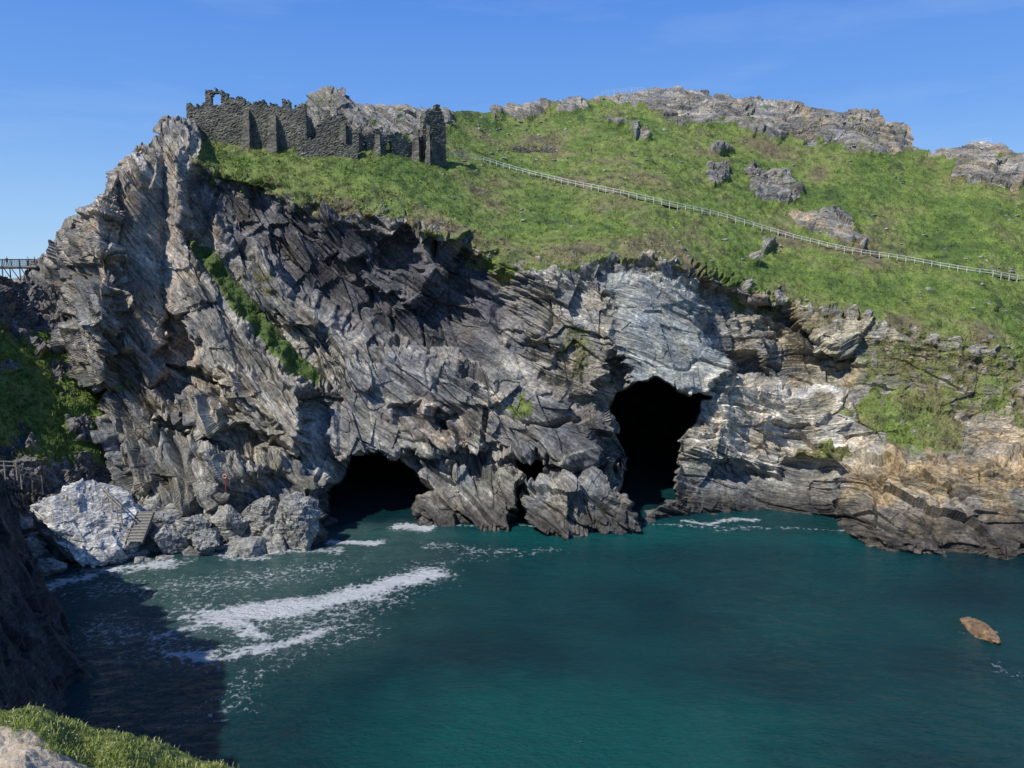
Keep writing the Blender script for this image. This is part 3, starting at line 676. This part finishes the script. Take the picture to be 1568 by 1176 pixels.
# ================= STEPS, RAILS ON BEACH =================
st=empty('beach_steps');sm=MB();sw_=MB();o=Vector(unp(206,828,106.5).tolist())
for i in range(10):
    sm.box(o+Vector((0,i*.40,i*.32)),2.3,.5,.10);sm.box(o+Vector((0,i*.40+.2,i*.32+.16)),2.24,.04,.26)
for s_ in(-1.2,1.2): sw_.bar(o+Vector((s_,-.3,-.35)),o+Vector((s_,3.9,3.05)),.12,.45)
sm.obj('treads',simple('weathered_treads',(.24,.23,.2),.85),st);sw_.obj('stringers',simple('stringer_wood',(.12,.11,.09),.85),st)
def woodrail(name,pix,step,w,hs,dn):
    e=empty(name);wm=MB();pp=resample([Vector(unp(*q).tolist()) for q in pix],step)
    for p in pp: wm.bar(p+Vector((0,0,-dn)),p+Vector((0,0,max(hs)+.1)),w)
    for a,b_ in zip(pp[:-1],pp[1:]):
        for t in hs: wm.bar(a+Vector((0,0,t)),b_+Vector((0,0,t)),w*.85)
    wm.obj('posts_and_rails',M_wood,e)
woodrail('wooden_handrail',[(146,748,111),(165,765,109),(186,786,107.5)],1.2,.15,(.5,1.1),2.)
woodrail('stair_fence',[(-30,716,103),(25,718,104),(32,732,104.5),(64,740,106)],1.3,.13,(.4,1.),1.6)
g0=unp(345,733,113);lb=empty('lifebuoy_station',g0)
mb=MB();mb.box(np.array([0,0,-.8]),.12,.12,2.2);mb.box(np.array([0,-.08,.4]),.75,.06,.8);mb.obj('post_and_board',simple('red_board',(.35,.05,.03)),lb)
bpy.ops.mesh.primitive_torus_add(location=(0,-.18,.4),rotation=(math.pi/2,0,0),major_radius=.26,minor_radius=.06);t=bpy.context.object;t.name='ring';t.data.materials.append(simple('pale_ring',(.6,.5,.45)));t.parent=lb

# ================= PEOPLE =================
M_skin=simple('skin',(.45,.28,.2),.6,0,.05);M_jean=simple('trousers',(.04,.05,.09),.9,0,.1);M_hair=simple('hair',(.05,.03,.02),.8)
def person(loc,shirt,yaw,seed=0):
    e=empty('person',loc);e.rotation_euler=(0,0,yaw)
    def sk(nm,pts,edges,rad,mat):
        me=bpy.data.meshes.new(nm);me.from_pydata(pts,edges,[]);ob=bpy.data.objects.new(nm,me);bpy.context.scene.collection.objects.link(ob)
        md=ob.modifiers.new('s','SKIN')
        for v,r_ in zip(me.skin_vertices[0].data,rad): v.radius=(r_,r_)
        me.skin_vertices[0].data[0].use_root=True
        sb=ob.modifiers.new('b','SUBSURF');sb.levels=1;sb.render_levels=1
        me.materials.append(mat);ob.parent=e
    sk('legs',[(0,0,.95),(-.1,0,.88),(-.12,.05,.48),(-.12,-.02,.08),(-.12,.14,.04),(.1,0,.88),(.13,-.08,.48),(.13,-.15,.08),(.13,0,.04)],[(0,1),(1,2),(2,3),(3,4),(0,5),(5,6),(6,7),(7,8)],[.13,.1,.07,.05,.045,.1,.07,.05,.045],M_jean)
    sk('torso',[(0,0,.95),(0,0,1.2),(0,0,1.42),(-.19,0,1.4),(-.26,.03,1.12),(.19,0,1.4),(.26,.03,1.12)],[(0,1),(1,2),(2,3),(3,4),(2,5),(5,6)],[.14,.14,.13,.075,.05,.075,.05],shirt)
    sk('forearm_l',[(-.26,.03,1.12),(-.24,.2,.96),(-.23,.27,.92)],[(0,1),(1,2)],[.045,.035,.04],M_skin)
    sk('forearm_r',[(.26,.03,1.12),(.24,.2,.96),(.23,.27,.92)],[(0,1),(1,2)],[.045,.035,.04],M_skin)
    sk('head',[(0,0,1.45),(0,.01,1.54),(0,.02,1.63),(0,.01,1.7)],[(0,1),(1,2),(2,3)],[.055,.06,.095,.07],M_skin)
    sk('hair',[(0,-.035,1.6),(0,-.02,1.69),(0,.01,1.73)],[(0,1),(1,2)],[.08,.09,.07],M_hair)
sh=[simple('red_jacket',(.5,.04,.03)),simple('blue_shirt',(.1,.16,.35)),simple('pale_shirt',(.6,.58,.55))]
person(A+dv*.8+side*.4,sh[1],2.2);person(A+dv*2.4-side*.3,sh[2],.5);person(A+dv*6,sh[0],1.2)
person(ground(905,236)+Vector((0,0,.05)),sh[0],1.)

# ================= FOREGROUND LEDGE =================
stx=[-260,-100,0,40,80,110,145,190,215,260,330,380]
edge=np.array([1085,1085,1086,1081,1094,1110,1126,1127,1141,1155,1178,1200.])
xx=np.linspace(-260,380,520)
ey=np.interp(xx,stx,edge)
ts=np.linspace(0,1,330);Dq=[('drop',1-t/.15) if t<.15 else ('top',(t-.15)/.85) for t in ts]
Pf=[]
for kind,u in Dq:
    if kind=='drop':
        p=unp(xx,ey,14.+0*xx);p=p+np.stack([0*xx,2.2*u**.7+0*xx,-6*u**1.3+0*xx],-1)
    else: p=unp(xx,ey+u*260,14.-6.2*u**.9+0*xx)
    Pf.append(p)
Pf=np.array(Pf);Xq,Yq,Zq=[Pf[...,i].astype(f32) for i in range(3)]
topm=np.array([0 if k=='drop' else 1 for k,_ in Dq])[:,None]*np.ones(len(xx))
Pf[...,2]+=(.22*fbm(Xq/1.2,Yq/1.2,0*Xq,4)+.05*fbm(Xq/.2,Yq/.2,0*Xq,3))
ppy=np.array([ey+(0 if k=='drop' else u*260) for k,u in Dq]);ppx=np.broadcast_to(xx,ppy.shape)
dirt=sst(-10,12,polysd((ppx+0).astype(f32),ppy.astype(f32),[(-300,1116),(0,1114),(45,1128),(75,1148),(130,1164),(150,1200),(160,1400),(-300,1400)])+20*fbm(Xq/.5,Yq/.5,0*Xq+7,4))
m,nt,b=newmat('turf_and_bare_earth');pos=geo(nt);n1=noise(nt,pos,3,5,.7);n2=noise(nt,pos,30,4,.7)
ec=mixc(nt,ramp(nt,n1,[(.3,(.32,.25,.17)),(.7,(.54,.46,.35))]),ramp(nt,n2,[(.3,(.6,.6,.6)),(.7,(1.35,1.35,1.3))]),1.,'MULTIPLY')
gc=ramp(nt,n1,[(.3,(.06,.09,.02)),(.7,(.15,.18,.035))])
nt.links.new(mixc(nt,gc,ec,attr(nt,'dirt')),b.inputs['Base Color']);b.inputs['Roughness'].default_value=.95;nt.links.new(bump(nt,n2,.03),b.inputs['Normal'])
mesh_obj('clifftop_ground',Pf,gridfaces(len(ts),len(xx)),m,{'dirt':('FLOAT',dirt)})
gw=np.clip(1-dirt*1.15,0,1)**2*np.where(topm>0,1,.25)*np.clip(.7+1.2*fbm(Xq/.6,Yq/.6,0*Xq+4,2),.1,2);gw[:int(330*.15*.5)]=0
pp_=gw.ravel()/gw.sum();ids=rng.choice(gw.size,26000,p=pp_)
m,nt,b=newmat('clifftop_blades');c=ramp(nt,attr(nt,'rv'),[(0,(.13,.19,.03)),(.4,(.24,.31,.05)),(.75,(.34,.38,.09)),(1.,(.46,.42,.2))])
nt.links.new(c,b.inputs['Base Color']);b.inputs['Roughness'].default_value=.6;M_fg=m
def blades(name,pos,hgt,mat,wd=.0045):
    n=len(pos);az=rng.random(n)*6.283;ln=.25+.6*rng.random(n);h=hgt*(.4+.8*rng.random(n));a2=rng.random(n)*6.283
    c,s_=np.cos(az),np.sin(az);w_=wd*(1+rng.random(n))
    V=np.zeros((n,5,3));off=np.stack([np.cos(a2)*w_,np.sin(a2)*w_,0*w_],-1);tip=np.stack([c*ln*h,s_*ln*h,h],-1)
    mid=np.stack([c*ln*h*.3,s_*ln*h*.3,h*.6],-1)
    V[:,0]=pos-off;V[:,1]=pos+off;V[:,2]=pos+mid+off*.7;V[:,3]=pos+mid-off*.7;V[:,4]=pos+tip
    f=np.arange(n)[:,None]*5;F4=f+[0,1,2,3]
    F3=f+[3,2,4]
    me=bpy.data.meshes.new(name);me.from_pydata(V.reshape(-1,3).tolist(),[],F4.tolist()+F3.tolist())
    a=me.attributes.new('rv','FLOAT','POINT');a.data.foreach_set('value',np.repeat(rng.random(n),5).astype(f32));me.materials.append(mat)
    ob=bpy.data.objects.new(name,me);bpy.context.scene.collection.objects.link(ob)
blades('clifftop_grass',Pf.reshape(-1,3)[ids]+rng.normal(size=(len(ids),3))*[.015,.015,0],.09,M_fg,.006)
ids=rng.choice(gw.size,260,p=pp_)
V=[];Fc=[];o=0
for p in Pf.reshape(-1,3)[ids]:
    V.append(I1*[.013,.013,.008]+p+[0,0,random.uniform(.08,.14)]);Fc.append(J1+o);o+=len(I1)
mesh_obj('thrift_flowers',np.concatenate(V),np.concatenate(Fc),simple('petals',(.62,.5,.5),.7,0,.2))

# ================= CAMERA / LIGHT =================
cam=bpy.data.cameras.new('camera');co=bpy.data.objects.new('camera',cam);bpy.context.scene.collection.objects.link(co)
co.location=(0,0,CH);co.rotation_euler=(math.pi/2-PIT,0,0);cam.sensor_width=36;cam.lens=F/W*36;cam.clip_start=.1;cam.clip_end=8000
bpy.context.scene.camera=co
EL=math.radians(50);AZ=(-.78,-.62)
az=Vector((AZ[0],AZ[1])).normalized();sd=Vector((az.x*math.cos(EL),az.y*math.cos(EL),math.sin(EL)))
sl=bpy.data.lights.new('sun','SUN');sl.energy=5.;sl.angle=math.radians(.5);sl.color=(1,.96,.90)
so=bpy.data.objects.new('sun',sl);so.rotation_euler=sd.to_track_quat('Z','Y').to_euler();bpy.context.scene.collection.objects.link(so)
wd=bpy.data.worlds.new('World');bpy.context.scene.world=wd;wd.use_nodes=True;nt=wd.node_tree
sky=nt.nodes.new('ShaderNodeTexSky');sky.sky_type='NISHITA';sky.sun_disc=False;sky.sun_elevation=EL;sky.sun_rotation=math.atan2(az.x,az.y)
sky.air_density=1.;sky.dust_density=.1;sky.ozone_density=3.;sky.altitude=50
bg=nt.nodes['Background'];bg.inputs[1].default_value=.12
tc=nt.nodes.new('ShaderNodeTexCoord');sp=nt.nodes.new('ShaderNodeSeparateXYZ');nt.links.new(tc.outputs['Generated'],sp.inputs[0])
k=1/.12
gr_=nt.nodes.new('ShaderNodeValToRGB');nt.links.new(sp.outputs[2],gr_.inputs[0]);el=gr_.color_ramp.elements
st_=[(0.,(.40,.66,.95)),(.09,(.29,.54,.93)),(.2,(.145,.37,.88)),(.36,(.075,.25,.80)),(1.,(.05,.15,.5))]
while len(el)<len(st_): el.new(.5)
for e_,(p_,c_) in zip(el,st_): e_.position=p_;e_.color=(*c_,1)
sc_=nt.nodes.new('ShaderNodeVectorMath');sc_.operation='SCALE';sc_.inputs['Scale'].default_value=k;nt.links.new(gr_.outputs[0],sc_.inputs[0])
cl=nt.nodes.new('ShaderNodeMapping');cl.inputs['Scale'].default_value=(1,1,6);nt.links.new(tc.outputs['Generated'],cl.inputs[0])
cn=noise(nt,cl.outputs[0],2.2,6,.6);cf=ramp(nt,cn,[(.5,0.),(.8,.16)])
mx=mixc(nt,sky.outputs[0],sc_.outputs[0],.85);mx=mixc(nt,mx,(6.5,7.2,8.2),cf);nt.links.new(mx,bg.inputs[0])
sc=bpy.context.scene;sc.view_settings.view_transform='Standard';sc.view_settings.look='None';sc.view_settings.exposure=0
